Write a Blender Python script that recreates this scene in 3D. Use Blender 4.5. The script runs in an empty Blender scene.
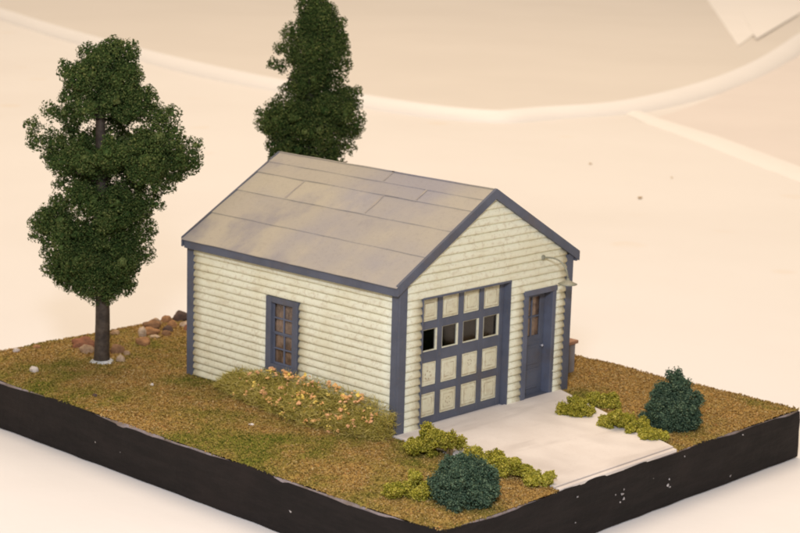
import bpy, bmesh, math, random
import numpy as np
from mathutils import Vector, Matrix, noise

U = 0.01                      # everything below is measured in centimetres of the real model
sc = bpy.context.scene
col = sc.collection
random.seed(7)

# ------------------------------------------------------------------ camera
CAM = Vector((-48.374, -45.268, 20.124)); YAW, PIT, ROL = 0.8180, 0.2031, 0.0288
fw = Vector((math.cos(PIT)*math.sin(YAW), math.cos(PIT)*math.cos(YAW), -math.sin(PIT)))
rt = Vector((math.cos(YAW), -math.sin(YAW), 0)); up = rt.cross(fw)
r2 = rt*math.cos(ROL) + up*math.sin(ROL); u2 = up*math.cos(ROL) - rt*math.sin(ROL)
cd = bpy.data.cameras.new('camera'); cam = bpy.data.objects.new('camera', cd); col.objects.link(cam)
cam.matrix_world = Matrix(((r2.x, u2.x, -fw.x, CAM.x*U), (r2.y, u2.y, -fw.y, CAM.y*U), (r2.z, u2.z, -fw.z, CAM.z*U), (0, 0, 0, 1)))
cd.sensor_fit = 'HORIZONTAL'; cd.sensor_width = 36; cd.lens = 1848.37/800*36
cd.clip_start = 0.02; cd.clip_end = 60
cd.dof.use_dof = True; cd.dof.focus_distance = 0.665; cd.dof.aperture_fstop = 40
sc.camera = cam

# ------------------------------------------------------------------ light
w = bpy.data.worlds.new('World'); sc.world = w; w.use_nodes = True
bg = w.node_tree.nodes['Background']; bg.inputs[0].default_value = (1.0, 0.825, 0.65, 1); bg.inputs[1].default_value = 0.55
def area(name, loc, target, size, power, colour):
    d = bpy.data.lights.new(name, 'AREA'); d.shape = 'DISK'; d.size = size*U; d.energy = power; d.color = colour
    o = bpy.data.objects.new(name, d); col.objects.link(o); o.location = Vector(loc)*U
    o.rotation_euler = (Vector(target)-Vector(loc)).to_track_quat('-Z', 'Y').to_euler()
    return o
area('flash_lamp', (-49, -42, 37), (6, 8, 0), 7, 3.1, (0.88, 0.935, 1.10))
area('ceiling_lamp', (75, 60, 260), (75, 70, 0), 200, 48, (1.0, 0.775, 0.56))
area('far_fill_lamp', (290, 270, 260), (270, 250, 0), 200, 24, (1.0, 0.79, 0.61))  # unseen warm fill, added to even out the falloff across the oval table
area('room_lamp', (-150, 60, 170), (0, 10, 0), 90, 7, (1.0, 0.83, 0.68))
sc.view_settings.view_transform = 'Standard'; sc.view_settings.look = 'None'
sc.view_settings.exposure = 0; sc.view_settings.gamma = 1; sc.view_settings.use_curve_mapping = False
sc.cycles.use_denoising = True
sc.cycles.max_bounces = 6; sc.cycles.diffuse_bounces = 3; sc.cycles.transparent_max_bounces = 8
sc.cycles.sample_clamp_indirect = 4
sc.cycles.filter_width = 1.9

# ------------------------------------------------------------------ materials
MATS = {}
class NT:
    def __init__(s, name):
        s.m = bpy.data.materials.new(name); s.m.use_nodes = True; s.t = s.m.node_tree; s.n = s.t.nodes
        s.p = s.n['Principled BSDF']; s.co = s.n.new('ShaderNodeTexCoord'); MATS[name] = s.m
    def link(s, a, b): s.t.links.new(a, b)
    def noise(s, scale, detail=4, rough=0.6, stretch=None):
        x = s.n.new('ShaderNodeTexNoise'); x.inputs['Scale'].default_value = scale
        x.inputs['Detail'].default_value = detail; x.inputs['Roughness'].default_value = rough
        mp = s.n.new('ShaderNodeMapping'); s.link(s.pos(), mp.inputs[0])
        mp.inputs['Scale'].default_value = stretch or (1, 1, 1); s.link(mp.outputs[0], x.inputs['Vector'])
        return x.outputs['Fac']
    def pos(s):            # world position in metres: one continuous field over all pieces
        if not hasattr(s, 'g'): s.g = s.n.new('ShaderNodeNewGeometry')
        return s.g.outputs['Position']
    def island(s): s.pos(); return s.g.outputs['Random Per Island']
    def objrand(s): return s.n.new('ShaderNodeObjectInfo').outputs['Random']
    def ramp(s, fac, stops):
        r = s.n.new('ShaderNodeValToRGB'); s.link(fac, r.inputs[0]); e = r.color_ramp.elements
        while len(e) < len(stops): e.new(0.5)
        for k, (p, c) in enumerate(stops):
            e[k].position = p; e[k].color = (*c, 1) if len(c) == 3 else c
        return r.outputs[0]
    def mix(s, fac, a, b, mode='MIX'):
        m = s.n.new('ShaderNodeMix'); m.data_type = 'RGBA'; m.blend_type = mode
        for sock, v in ((m.inputs[0], fac), (m.inputs[6], a), (m.inputs[7], b)):
            if hasattr(v, 'is_linked'): s.link(v, sock)
            elif isinstance(v, (int, float)): sock.default_value = v
            else: sock.default_value = (*v, 1)
        return m.outputs[2]
    def step(s, fac, a, b):
        m = s.n.new('ShaderNodeMapRange'); m.interpolation_type = 'SMOOTHSTEP'; s.link(fac, m.inputs[0])
        m.inputs[1].default_value = a; m.inputs[2].default_value = b; return m.outputs[0]
    def math(s, op, a, b):
        m = s.n.new('ShaderNodeMath'); m.operation = op
        for k, v in enumerate((a, b)):
            if hasattr(v, 'is_linked'): s.link(v, m.inputs[k])
            else: m.inputs[k].default_value = v
        return m.outputs[0]
    def bump(s, h, strength, dist):
        b = s.n.new('ShaderNodeBump'); s.link(h, b.inputs['Height'])
        b.inputs['Strength'].default_value = strength; b.inputs['Distance'].default_value = dist*U
        s.link(b.outputs[0], s.p.inputs['Normal'])
    def out(s, colour, rough=0.8, spec=0.3):
        if hasattr(colour, 'is_linked'): s.link(colour, s.p.inputs['Base Color'])
        else: s.p.inputs['Base Color'].default_value = (*colour, 1)
        if hasattr(rough, 'is_linked'): s.link(rough, s.p.inputs['Roughness'])
        else: s.p.inputs['Roughness'].default_value = rough
        s.p.inputs['Specular IOR Level'].default_value = spec
        return s.m

def srgb(r, g, b):
    f = lambda c: ((c/255+0.055)/1.055)**2.4 if c > 10 else c/255/12.92
    return (f(r), f(g), f(b))

def m_siding(name='siding', base=(0.77, 0.77, 0.60)):
    t = NT(name)
    big = t.noise(60, 5); fine = t.noise(620, 4, 0.75); streak = t.noise(120, 4, 0.6, (1, 1, 4))
    c = t.mix(t.step(big, 0.40, 0.70), base, (base[0]*0.93, base[1]*0.90, base[2]*0.84))
    c = t.mix(t.math('MULTIPLY', t.step(streak, 0.54, 0.72), 0.45), c, (0.50, 0.42, 0.28))
    c = t.mix(t.math('MULTIPLY', t.step(fine, 0.50, 0.66), 0.52), c, (0.50, 0.425, 0.28))
    c = t.mix(t.math('MULTIPLY', t.objrand(), 0.25), c, (0.68, 0.65, 0.47))
    t.bump(t.math('ADD', fine, t.math('MULTIPLY', streak, 0.5)), 0.6, 0.03)
    return t.out(c, 0.75, 0.25)
m_siding(); m_siding('cream_panel', (0.70, 0.69, 0.52))

def m_trim(name, base, dirt=0.5):
    t = NT(name); big = t.noise(90, 5); fine = t.noise(700, 3, 0.7)
    c = t.mix(t.step(big, 0.35, 0.7), base, tuple(b*0.78 for b in base))
    c = t.mix(t.math('MULTIPLY', t.step(fine, 0.55, 0.75), dirt), c, (0.15, 0.125, 0.115))
    c = t.mix(t.math('MULTIPLY', t.step(t.noise(38, 4, 0.7), 0.52, 0.70), 0.55), c, (0.105, 0.090, 0.085))
    t.bump(fine, 0.5, 0.02); return t.out(c, 0.6, 0.35)
m_trim('trim', (0.102, 0.115, 0.152)); m_trim('trim_light', (0.118, 0.134, 0.182), 0.4)
m_trim('bench_grey', (0.24, 0.235, 0.25)); m_trim('bench_brown', (0.36, 0.19, 0.11)); m_trim('rust_brown', (0.28, 0.13, 0.04))

t = NT('roofing')
a = t.noise(26, 5, 0.55); b = t.noise(14, 4, 0.5); f = t.noise(600, 4, 0.7); s_ = t.noise(60, 4, 0.6, (0.5, 1, 1))
c = t.mix(t.step(b, 0.38, 0.62), (0.28, 0.272, 0.30), (0.41, 0.372, 0.285))
c = t.mix(t.math('MULTIPLY', t.step(a, 0.52, 0.68), 0.7), c, (0.205, 0.20, 0.24))
c = t.mix(t.math('MULTIPLY', t.step(s_, 0.50, 0.75), 0.5), c, (0.46, 0.41, 0.31))
c = t.mix(t.math('MULTIPLY', t.objrand(), 0.35), c, (0.30, 0.27, 0.24))
c = t.mix(t.math('MULTIPLY', t.step(f, 0.5, 0.75), 0.25), c, (0.18, 0.165, 0.16))
t.bump(t.math('ADD', t.math('MULTIPLY', a, 1.5), f), 0.35, 0.05); t.out(c, 0.62, 0.35)

t = NT('sheet_paper')
a = t.noise(2.2, 4); b = t.noise(7, 3); f = t.noise(180, 4)
c = t.mix(t.step(a, 0.35, 0.7), (0.785, 0.775, 0.765), (0.75, 0.735, 0.72))
vor = t.n.new('ShaderNodeTexVoronoi'); vor.inputs['Scale'].default_value = 14; t.link(t.pos(), vor.inputs['Vector'])
c = t.mix(t.math('MULTIPLY', t.math('MULTIPLY', t.math('SUBTRACT', 1.0, t.step(vor.outputs['Distance'], 0.12, 0.20)), t.step(b, 0.50, 0.62)), 0.22), c, (0.72, 0.58, 0.40))
t.bump(t.math('ADD', t.math('ADD', b, t.math('MULTIPLY', t.noise(22, 3, 0.5, (1, 0.35, 1)), 0.35)), t.math('MULTIPLY', f, 0.06)), 0.35, 0.5); t.out(c, 0.55, 0.3)

def m_plain(name, c0, c1, scale, rough=0.8, spec=0.3, bump=0.3, dist=0.03):
    t = NT(name); a = t.noise(scale, 5, 0.65); f = t.noise(scale*6, 3)
    t.bump(t.math('ADD', a, t.math('MULTIPLY', f, 0.5)), bump, dist)
    return t.out(t.mix(t.step(a, 0.32, 0.68), c0, c1), rough, spec)
m_plain('oval_top', (0.72, 0.69, 0.65), (0.69, 0.66, 0.62), 3, 0.5, 0.4, 0.15, 0.2)
m_plain('oval_rim', (0.86, 0.86, 0.87), (0.84, 0.84, 0.85), 6, 0.45, 0.4, 0.15, 0.2)
m_plain('paper_b', (0.74, 0.70, 0.68), (0.71, 0.67, 0.65), 5, 0.6, 0.3, 0.2, 0.3)
m_plain('paper_white', (0.88, 0.87, 0.86), (0.86, 0.85, 0.84), 6, 0.6, 0.3, 0.1, 0.1)
m_plain('hem_paper', (0.83, 0.825, 0.815), (0.81, 0.805, 0.795), 6, 0.6, 0.3, 0.1, 0.1)
m_plain('crumb', (0.42, 0.31, 0.18), (0.55, 0.42, 0.28), 300)
m_plain('bark', (0.035, 0.026, 0.020), (0.085, 0.065, 0.048), 250, 0.7, 0.35, 0.9, 0.05)
m_plain('glue', (0.60, 0.62, 0.64), (0.42, 0.44, 0.42), 350, 0.4, 0.5, 0.6, 0.05)
m_plain('lamp_green', (0.29, 0.29, 0.21), (0.22, 0.21, 0.15), 400, 0.45, 0.5)
m_plain('brass', (0.42, 0.28, 0.12), (0.36, 0.24, 0.10), 400, 0.35, 0.6)
m_plain('knob_metal', (0.50, 0.50, 0.52), (0.42, 0.42, 0.44), 400, 0.3, 0.6)
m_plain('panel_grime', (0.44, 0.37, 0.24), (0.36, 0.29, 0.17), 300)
m_plain('roof_lap', (0.38, 0.34, 0.28), (0.30, 0.275, 0.26), 260)
m_plain('twig', (0.16, 0.11, 0.05), (0.22, 0.15, 0.07), 300)
m_plain('interior', (0.13, 0.08, 0.045), (0.08, 0.05, 0.03), 200)
m_plain('curtain', (0.36, 0.26, 0.19), (0.12, 0.085, 0.065), 300)
m_plain('white_chip', (0.50, 0.48, 0.47), (0.16, 0.15, 0.15), 900, 0.6)

t = NT('black_paint')
a = t.noise(70, 5, 0.65, (1, 1, 5)); b = t.noise(16, 4); f = t.noise(500, 3)
c = t.mix(t.step(a, 0.35, 0.7), (0.009, 0.0072, 0.0068), (0.015, 0.0115, 0.0108))
c = t.mix(t.math('MULTIPLY', t.step(b, 0.5, 0.7), 0.6), c, (0.020, 0.014, 0.0125))
c = t.mix(t.step(t.noise(240, 2, 0.5), 0.80, 0.82), c, (0.42, 0.40, 0.39))
t.bump(t.math('ADD', a, t.math('MULTIPLY', f, 0.25)), 0.55, 0.08); t.out(c, 0.7, 0.2)
m_plain('edge_skirt', (0.30, 0.26, 0.27), (0.17, 0.13, 0.10), 120, 0.8)

t = NT('concrete')
a = t.noise(35, 5, 0.6); b = t.noise(12, 4, 0.6, (1, 0.45, 1)); f = t.noise(700, 3, 0.7)
c = t.mix(t.step(a, 0.35, 0.7), (0.74, 0.69, 0.64), (0.67, 0.615, 0.565))
c = t.mix(t.math('MULTIPLY', t.step(b, 0.54, 0.68), 0.55), c, (0.44, 0.395, 0.36))
c = t.mix(t.math('MULTIPLY', t.step(t.noise(30, 4, 0.6, (0.35, 1.6, 1)), 0.54, 0.66), 0.45), c, (0.47, 0.42, 0.38))
c = t.mix(t.math('MULTIPLY', t.step(f, 0.58, 0.76), 0.3), c, (0.45, 0.38, 0.31))
t.bump(t.math('ADD', f, a), 0.35, 0.03); t.out(c, 0.8, 0.25)

def m_turf(name, island):
    t = NT(name); z = t.noise(17, 4, 0.6); z2 = t.noise(60, 3, 0.6); k = t.island() if island else t.noise(900, 2, 0.7)
    brown = t.ramp(k, [(0.0, (0.17, 0.098, 0.030)), (0.35, (0.32, 0.195, 0.058)), (0.7, (0.42, 0.28, 0.095)), (0.93, (0.54, 0.41, 0.20)), (1.0, (0.50, 0.23, 0.08))])
    green = t.ramp(k, [(0.0, (0.060, 0.080, 0.014)), (0.45, (0.165, 0.175, 0.030)), (0.8, (0.27, 0.24, 0.048)), (1.0, (0.42, 0.27, 0.09))])
    # greener towards the back left, browner on the right of the driveway
    sep = t.n.new('ShaderNodeSeparateXYZ'); t.link(t.pos(), sep.inputs[0])
    lean = t.math('MULTIPLY', t.math('SUBTRACT', sep.outputs[0], 0.01), -0.75)
    g = t.math('ADD', t.math('ADD', z, t.math('MULTIPLY', z2, 0.55)), lean)
    c = t.mix(t.step(g, 0.67, 1.0), brown, green)
    return t.out(c, 0.9, 0.03)
m_turf('turf_bits', True); m_turf('turf_soil', False)

def m_foam(name, stops, rough=0.85, warm=None):
    t = NT(name); k = t.island(); z = t.noise(90, 3, 0.6)
    c = t.ramp(t.math('ADD', t.math('MULTIPLY', k, 0.65), t.math('MULTIPLY', z, 0.35)), stops)
    return t.out(c, rough, 0.05)
m_foam('foliage_tree', [(0.1, (0.025, 0.055, 0.016)), (0.4, (0.060, 0.105, 0.030)), (0.66, (0.110, 0.152, 0.045)), (0.9, (0.22, 0.245, 0.09))])
m_foam('foliage_bush_dark', [(0.1, (0.034, 0.068, 0.044)), (0.5, (0.080, 0.135, 0.085)), (0.85, (0.18, 0.25, 0.155))])
m_foam('foliage_bush_light', [(0.1, (0.17, 0.175, 0.017)), (0.45, (0.37, 0.34, 0.040)), (0.85, (0.62, 0.55, 0.12))])
m_foam('hedge_fibre', [(0.1, (0.22, 0.19, 0.030)), (0.4, (0.42, 0.35, 0.070)), (0.65, (0.58, 0.47, 0.13)), (0.9, (0.72, 0.60, 0.25))])
m_foam('hedge_leaf', [(0.1, (0.20, 0.185, 0.035)), (0.5, (0.40, 0.34, 0.075)), (0.9, (0.60, 0.49, 0.16))])
m_plain('petal_orange', (0.78, 0.40, 0.13), (0.78, 0.50, 0.20), 500, 0.7)
m_plain('petal_pink', (0.80, 0.48, 0.24), (0.76, 0.40, 0.18), 500, 0.7)
m_plain('petal_yellow', (0.80, 0.58, 0.10), (0.84, 0.66, 0.20), 500, 0.7)
for nm, c0, c1 in (('rock_red', (0.27, 0.115, 0.06), (0.17, 0.08, 0.045)), ('rock_tan', (0.38, 0.27, 0.17), (0.24, 0.155, 0.09)),
                   ('rock_brown', (0.25, 0.14, 0.07), (0.14, 0.075, 0.04)), ('rock_orange', (0.36, 0.19, 0.085), (0.21, 0.11, 0.05)),
                   ('rock_dark', (0.11, 0.07, 0.05), (0.065, 0.045, 0.038)), ('rock_pale', (0.46, 0.36, 0.26), (0.32, 0.23, 0.15)),
                   ('rock_white', (0.60, 0.56, 0.52), (0.42, 0.36, 0.31))):
    m_plain(nm, *[tuple(min(0.8, v*1.3) for v in q) for q in (c0, c1)], 380, 0.85, 0.2, 1.0, 0.08)

t = NT('window_glass'); t.out((0.03, 0.025, 0.02), 0.06, 0.5)
t.p.inputs['Transmission Weight'].default_value = 0.0
tr = t.n.new('ShaderNodeBsdfTransparent'); tr.inputs[0].default_value = (0.93, 0.90, 0.86, 1)
gl = t.n.new('ShaderNodeBsdfGlossy'); gl.inputs['Roughness'].default_value = 0.08
lw = t.n.new('ShaderNodeLayerWeight'); lw.inputs[0].default_value = 0.5
fr = t.math('ADD', t.math('MULTIPLY', t.math('POWER', lw.outputs['Facing'], 4.0), 0.7), 0.03)
mx = t.n.new('ShaderNodeMixShader'); t.link(fr, mx.inputs[0]); t.link(tr.outputs[0], mx.inputs[1]); t.link(gl.outputs[0], mx.inputs[2])
t.link(mx.outputs[0], t.n['Material Output'].inputs[0])

# ------------------------------------------------------------------ builders
WL = {}                        # world origin (cm) of every parent
def thing(name, loc, label, cat, group=None):
    o = bpy.data.objects.new(name, None); col.objects.link(o); o.empty_display_size = 0.005
    o.location = Vector(loc)*U; WL[o.name] = Vector(loc)
    o['label'] = label; o['category'] = cat
    if group: o['group'] = group
    return o
def tag(o, label=None, cat=None, group=None, kind=None):
    for k, v in (('label', label), ('category', cat), ('group', group), ('kind', kind)):
        if v: o[k] = v
    return o
def link_mesh(name, V, F, mat, parent=None, smooth=False, origin=None):
    V = np.asarray(V, float)
    c = np.array(origin) if origin is not None else np.array([(V[:, 0].min()+V[:, 0].max())/2, (V[:, 1].min()+V[:, 1].max())/2, V[:, 2].min()])
    me = bpy.data.meshes.new(name)
    if isinstance(F, np.ndarray):
        n, k = F.shape; L = (V-c)*U
        me.vertices.add(len(V)); me.vertices.foreach_set('co', L.astype(np.float32).ravel())
        me.loops.add(n*k); me.loops.foreach_set('vertex_index', F.astype(np.int32).ravel())
        me.polygons.add(n); me.polygons.foreach_set('loop_start', np.arange(0, n*k, k, dtype=np.int32))
        me.update(calc_edges=True); me.validate()
    else:
        me.from_pydata([tuple(x) for x in (V-c)*U], [], F)
    if smooth: me.polygons.foreach_set('use_smooth', [True]*len(me.polygons))
    me.materials.append(MATS[mat])
    o = bpy.data.objects.new(name, me); col.objects.link(o)
    c = Vector(c); WL[o.name] = c
    if parent is not None: o.parent = parent; o.location = (c - WL[parent.name])*U
    else: o.location = c*U
    return o
class MB:
    def __init__(s): s.v = []; s.f = []
    def add(s, V, F):
        b = len(s.v); s.v += [tuple(x) for x in V]; s.f += [tuple(i+b for i in q) for q in F]; return s
    def box(s, x0, x1, y0, y1, z0, z1, bev=0.0, jit=0.0):
        bm = bmesh.new(); bmesh.ops.create_cube(bm, size=1)
        for v in bm.verts:
            v.co = (x0+(v.co.x+0.5)*(x1-x0), y0+(v.co.y+0.5)*(y1-y0), z0+(v.co.z+0.5)*(z1-z0))
            if jit: v.co += Vector((random.uniform(-jit, jit), random.uniform(-jit, jit), random.uniform(-jit, jit)))
        if bev: bmesh.ops.bevel(bm, geom=bm.edges[:], offset=bev, segments=1, affect='EDGES')
        bm.verts.index_update(); s.add([v.co[:] for v in bm.verts], [[v.index for v in f.verts] for f in bm.faces]); bm.free(); return s
    def hexa(s, P):            # 8 corners: bottom ring 0-3, top ring 4-7
        return s.add(P, [(3, 2, 1, 0), (4, 5, 6, 7), (0, 1, 5, 4), (1, 2, 6, 5), (2, 3, 7, 6), (3, 0, 4, 7)])
    def tube(s, pts, rad, n=10, caps=True):
        pts = [Vector(p) for p in pts]; V = []; F = []
        for i, p in enumerate(pts):
            d = (pts[min(i+1, len(pts)-1)]-pts[max(i-1, 0)]).normalized()
            a = d.orthogonal().normalized() if i == 0 else (a - d*a.dot(d)).normalized()
            b = d.cross(a); r = rad[i] if isinstance(rad, (list, tuple)) else rad
            V += [p+(a*math.cos(k*2*math.pi/n)+b*math.sin(k*2*math.pi/n))*r for k in range(n)]
        for i in range(len(pts)-1):
            for k in range(n): F.append((i*n+k, i*n+(k+1) % n, (i+1)*n+(k+1) % n, (i+1)*n+k))
        if caps: F.append(tuple(range(n-1, -1, -1))); F.append(tuple(range((len(pts)-1)*n, len(pts)*n)))
        return s.add(V, F)
    def lathe(s, c, prof, n=20):
        V = []; F = []; m = len(prof)
        for k in range(n):
            a = k*2*math.pi/n; V += [(c[0]+r*math.cos(a), c[1]+r*math.sin(a), c[2]+z) for r, z in prof]
        for k in range(n):
            for i in range(m-1): F.append((k*m+i, ((k+1) % n)*m+i, ((k+1) % n)*m+i+1, k*m+i+1))
        return s.add(V, F)
    def build(s, name, mat, parent=None, smooth=False, origin=None): return link_mesh(name, s.v, s.f, mat, parent, smooth, origin)

def nz(x, y, z, k=1.0): return noise.noise(Vector((x*k, y*k, z*k)))

# ------------------------------------------------------------------ the table and what lies behind
BX0, BX1, BY0, BY1, BT = -6.46, 15.06, -8.10, 20.10, 2.0
def cloth():
    xs = np.concatenate([np.linspace(-160, -40, 13), np.linspace(-36, 130, 140), np.linspace(136, 520, 50)])
    ys = np.concatenate([np.linspace(-160, -40, 13), np.linspace(-36, 130, 140), np.linspace(136, 520, 50)])
    V = []; F = []
    for y in ys:
        for x in xs:
            z = -2.03 + 0.10*nz(x, y, 3, 0.05) + 0.03*nz(x, y, 9, 0.17)
            if BX0-1 < x < BX1+1 and BY0-1 < y < BY1+1: z = -2.05
            V.append((x, y, min(z, -2.0) if (BX0-6 < x < BX1+6 and BY0-6 < y < BY1+6) else z))
    n = len(xs)
    for j in range(len(ys)-1):
        for i in range(n-1): F.append((j*n+i, j*n+i+1, (j+1)*n+i+1, (j+1)*n+i))
    o = link_mesh('table_cover', V, F, 'sheet_paper', smooth=True)
    tag(o, 'white paper table cover spread under the diorama', None, None, 'structure')
cloth()

def catmull(P, per):
    out = []; n = len(P)
    for i in range(n):
        p0, p1, p2, p3 = [Vector(P[(i+k-1) % n]) for k in range(4)]
        for j in range(per):
            s = j/per
            out.append(0.5*((2*p1)+(p2-p0)*s+(2*p0-5*p1+4*p2-p3)*s*s+(3*p1-p0-3*p2+p3)*s**3))
    return out
OUT = [(117.5, 194, 0), (94.5, 129.5, 0), (85.5, 88.9, 0), (86.5, 71, 0), (95, 68.2, 0), (111, 67.5, 0), (147, 79.0, 0), (201, 104, 0), (290, 150, 0), (345, 215, 0), (350, 300, 0), (290, 350, 0), (205, 330, 0), (150, 265, 0)]
ring = catmull(OUT, 10)
tb = thing('oval_table', (200, 200, -2), 'pale oval table top with a rounded white rim curving behind the trees', 'table')
m = MB(); N = len(ring); cen = sum(ring, Vector())/N
prof = [(-0.5, -2.3), (-0.3, -1.86), (0.35, -1.42), (0.9, -1.16), (1.5, -1.04), (2.1, -1.03), (2.6, -1.10), (4.4, -1.3)]
V = []; F = []
for k, q in enumerate(ring):
    tdir = (ring[(k+1) % N]-ring[k-1]).normalized(); inn = Vector((-tdir.y, tdir.x, 0))
    if inn.dot(cen-q) < 0: inn = -inn
    V += [(q.x+inn.x*d, q.y+inn.y*d, z) for d, z in prof]
M_ = len(prof)
for k in range(N):
    for i in range(M_-1): F.append((k*M_+i, ((k+1) % N)*M_+i, ((k+1) % N)*M_+i+1, k*M_+i+1))
m.add(V, F).build('rim', 'oval_rim', tb, True)
V = []
for k, q in enumerate(ring):
    tdir = (ring[(k+1) % N]-ring[k-1]).normalized(); inn = Vector((-tdir.y, tdir.x, 0))
    if inn.dot(cen-q) < 0: inn = -inn
    V.append((q.x+inn.x*2.4, q.y+inn.y*2.4, -1.13))
V2 = [(x, y, -2.2) for x, y, z in V]
MB().add(V+V2, [tuple(range(N)), tuple(range(2*N-1, N-1, -1))]+[(k, (k+1) % N, N+(k+1) % N, N+k) for k in range(N)]).build('top', 'oval_top', tb)

def sheet(name, poly, z0, z1, mat):
    n = len(poly); m = MB()
    m.add([(x, y, z0) for x, y in poly]+[(x, y, z1) for x, y in poly], [tuple(range(n-1, -1, -1)), tuple(range(n, 2*n))]+[(k, (k+1) % n, n+(k+1) % n, n+k) for k in range(n)])
    return m.build(name, mat)
o = sheet('paper_sheet', [(178.2, 101.9), (196.6, 111.5), (330, 173), (440, 290), (287, 182)], -1.125, -0.95, 'paper_white')
tag(o, 'large pale paper sheet lying on the oval table, its corner towards the trees', 'paper')
o = sheet('paper_sheet', [(190.4, 106.7), (252, 137), (340, 180), (330, 186), (246, 146)], -0.945, -0.80, 'paper_white')
tag(o, 'narrow pale paper strip at the right edge of the larger sheet on the oval table', 'paper')
# second table cover with its folded hem, meeting the first one right of the garage
o = sheet('paper_cover', [(101.5, 61.6), (116, 66.5), (150, 80), (300, 145), (300, -10), (90, -60), (58, 6), (81.5, 32.5)], -1.99, -1.86, 'paper_b')
tag(o, 'greyer second table cover sheet with a folded hem at the right', None, None, 'structure')
m = MB(); A0 = [Vector((106.5, 70, 0)), Vector((99.2, 60.3, 0)), Vector((88.7, 45.0, 0)), Vector((79.3, 31.2, 0)), Vector((60, 4.5, 0))]
A1 = [Vector((109, 70, 0)), Vector((103.4, 62.3, 0)), Vector((96.4, 50.1, 0)), Vector((85.9, 35.1, 0)), Vector((67, 6, 0))]
V = []; F = []
for a, b in zip(A0, A1):
    for s, z in ((0, -2.02), (0.12, -1.86), (0.5, -1.78), (0.85, -1.80), (1, -1.87)):
        q = a.lerp(b, s); V.append((q.x, q.y, z))
for k in range(4):
    for i in range(4): F.append((k*5+i, (k+1)*5+i, (k+1)*5+i+1, k*5+i+1))
tag(m.add(V, F).build('cover_hem', 'hem_paper', None, True), 'pale folded hem strip running from the oval table rim to the right', None, None, 'structure')
for (x, y, r_), lab in zip([(72.9, 47.1, 0.12), (62.2, 34.2, 0.16), (72.3, 38.5, 0.09)],
        ['small tan crumb on the table cover, nearest the garage roof peak', 'largest brown crumb on the table cover right of the garage', 'tiny dark crumb on the table cover near the hem strip']):
    bm = bmesh.new(); bmesh.ops.create_icosphere(bm, subdivisions=2, radius=1)
    V = [(x+v.co.x*r_*1.5*(1+0.4*nz(v.co.x, v.co.y, x)), y+v.co.y*r_*(1+0.4*nz(v.co.y, v.co.z, y)), -1.95+v.co.z*r_*0.45) for v in bm.verts]
    F = [[v.index for v in f.verts] for f in bm.faces]; bm.free()
    tag(link_mesh('crumb', V, F, 'crumb'), lab, 'crumb')

# ------------------------------------------------------------------ the diorama base
base = thing('diorama_base', (4.3, 6.0, -2), 'black painted rectangular diorama base carrying the garage, trees and lawn', 'base')
def slab():
    P = []
    st = 0.35
    def edge(x0, y0, x1, y1):
        L = math.hypot(x1-x0, y1-y0); n = int(L/st)
        for k in range(n): P.append((x0+(x1-x0)*k/n, y0+(y1-y0)*k/n))
    edge(BX0, BY0, BX1, BY0); edge(BX1, BY0, BX1, BY1); edge(BX1, BY1, BX0, BY1); edge(BX0, BY1, BX0, BY0)
    n = len(P); V = []; F = []; cx, cy = 4.3, 6.0
    lv = [0, 0.25, 0.55, 0.8, 1.0]
    for x, y in P:
        top = -0.09 + 0.17*nz(x, y, 1, 0.35) + 0.08*nz(x, y, 5, 1.1)
        dx, dy = (x-cx)/abs(x-cx) if abs(abs(x-cx)-(BX1-BX0)/2) < 0.2 else 0, (y-cy)/abs(y-cy) if abs(abs(y-cy)-(BY1-BY0)/2) < 0.2 else 0
        for s in lv:
            z = -BT+(top+BT)*s; o = 0.05*nz(x, y, z*1.6, 0.9) + 0.02 - 0.04*(s > 0.9)
            V.append((x+dx*o, y+dy*o, z))
    m_ = len(lv)
    for k in range(n):
        for i in range(m_-1): F.append((k*m_+i, ((k+1) % n)*m_+i, ((k+1) % n)*m_+i+1, k*m_+i+1))
    F.append(tuple(k*m_ for k in range(n-1, -1, -1))); F.append(tuple(k*m_+m_-1 for k in range(n)))
    link_mesh('black_slab', V, F, 'black_paint', base)
    # earth layer whose skirt shows as a thin paler line over the paint
    V = []; F = []
    for x, y in P:
        ix, iy = cx+(x-cx)*0.9965, cy+(y-cy)*0.9965
        V += [(ix, iy, -0.5), (ix, iy, -0.06+0.05*nz(x, y, 2, 0.8)), (cx+(x-cx)*0.995, cy+(y-cy)*0.996, -0.13)]
    for k in range(n):
        for i in range(2): F.append((k*3+i, ((k+1) % n)*3+i, ((k+1) % n)*3+i+1, k*3+i+1))
    F.append(tuple(k*3+2 for k in range(n)))
    link_mesh('edge_skirt', V, F, 'edge_skirt', base)
slab()
for k, (x, z, r_) in enumerate([(3.2, -0.92, 0.10), (3.32, -1.12, 0.085), (3.1, -1.2, 0.05), (3.28, -0.75, 0.05), (2.8, -0.85, 0.035), (6.1, -1.0, 0.055), (6.05, -1.22, 0.085), (6.15, -1.3, 0.05), (0.6, -0.42, 0.06), (0.55, -1.35, 0.035), (-4.9, -0.75, 0.09), (10.2, -1.75, 0.06), (7.0, -0.3, 0.04), (10.9, -0.25, 0.05)]):
    bm = bmesh.new(); bmesh.ops.create_icosphere(bm, subdivisions=1, radius=1)
    V = [(x+v.co.x*r_*random.uniform(0.3, 1.5), BY0-0.035+v.co.y*0.018, z+v.co.z*r_*random.uniform(0.2, 1.2)) for v in bm.verts]
    F = [[v.index for v in f.verts] for f in bm.faces]; bm.free(); link_mesh('paint_chip', V, F, 'white_chip', base)

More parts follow.
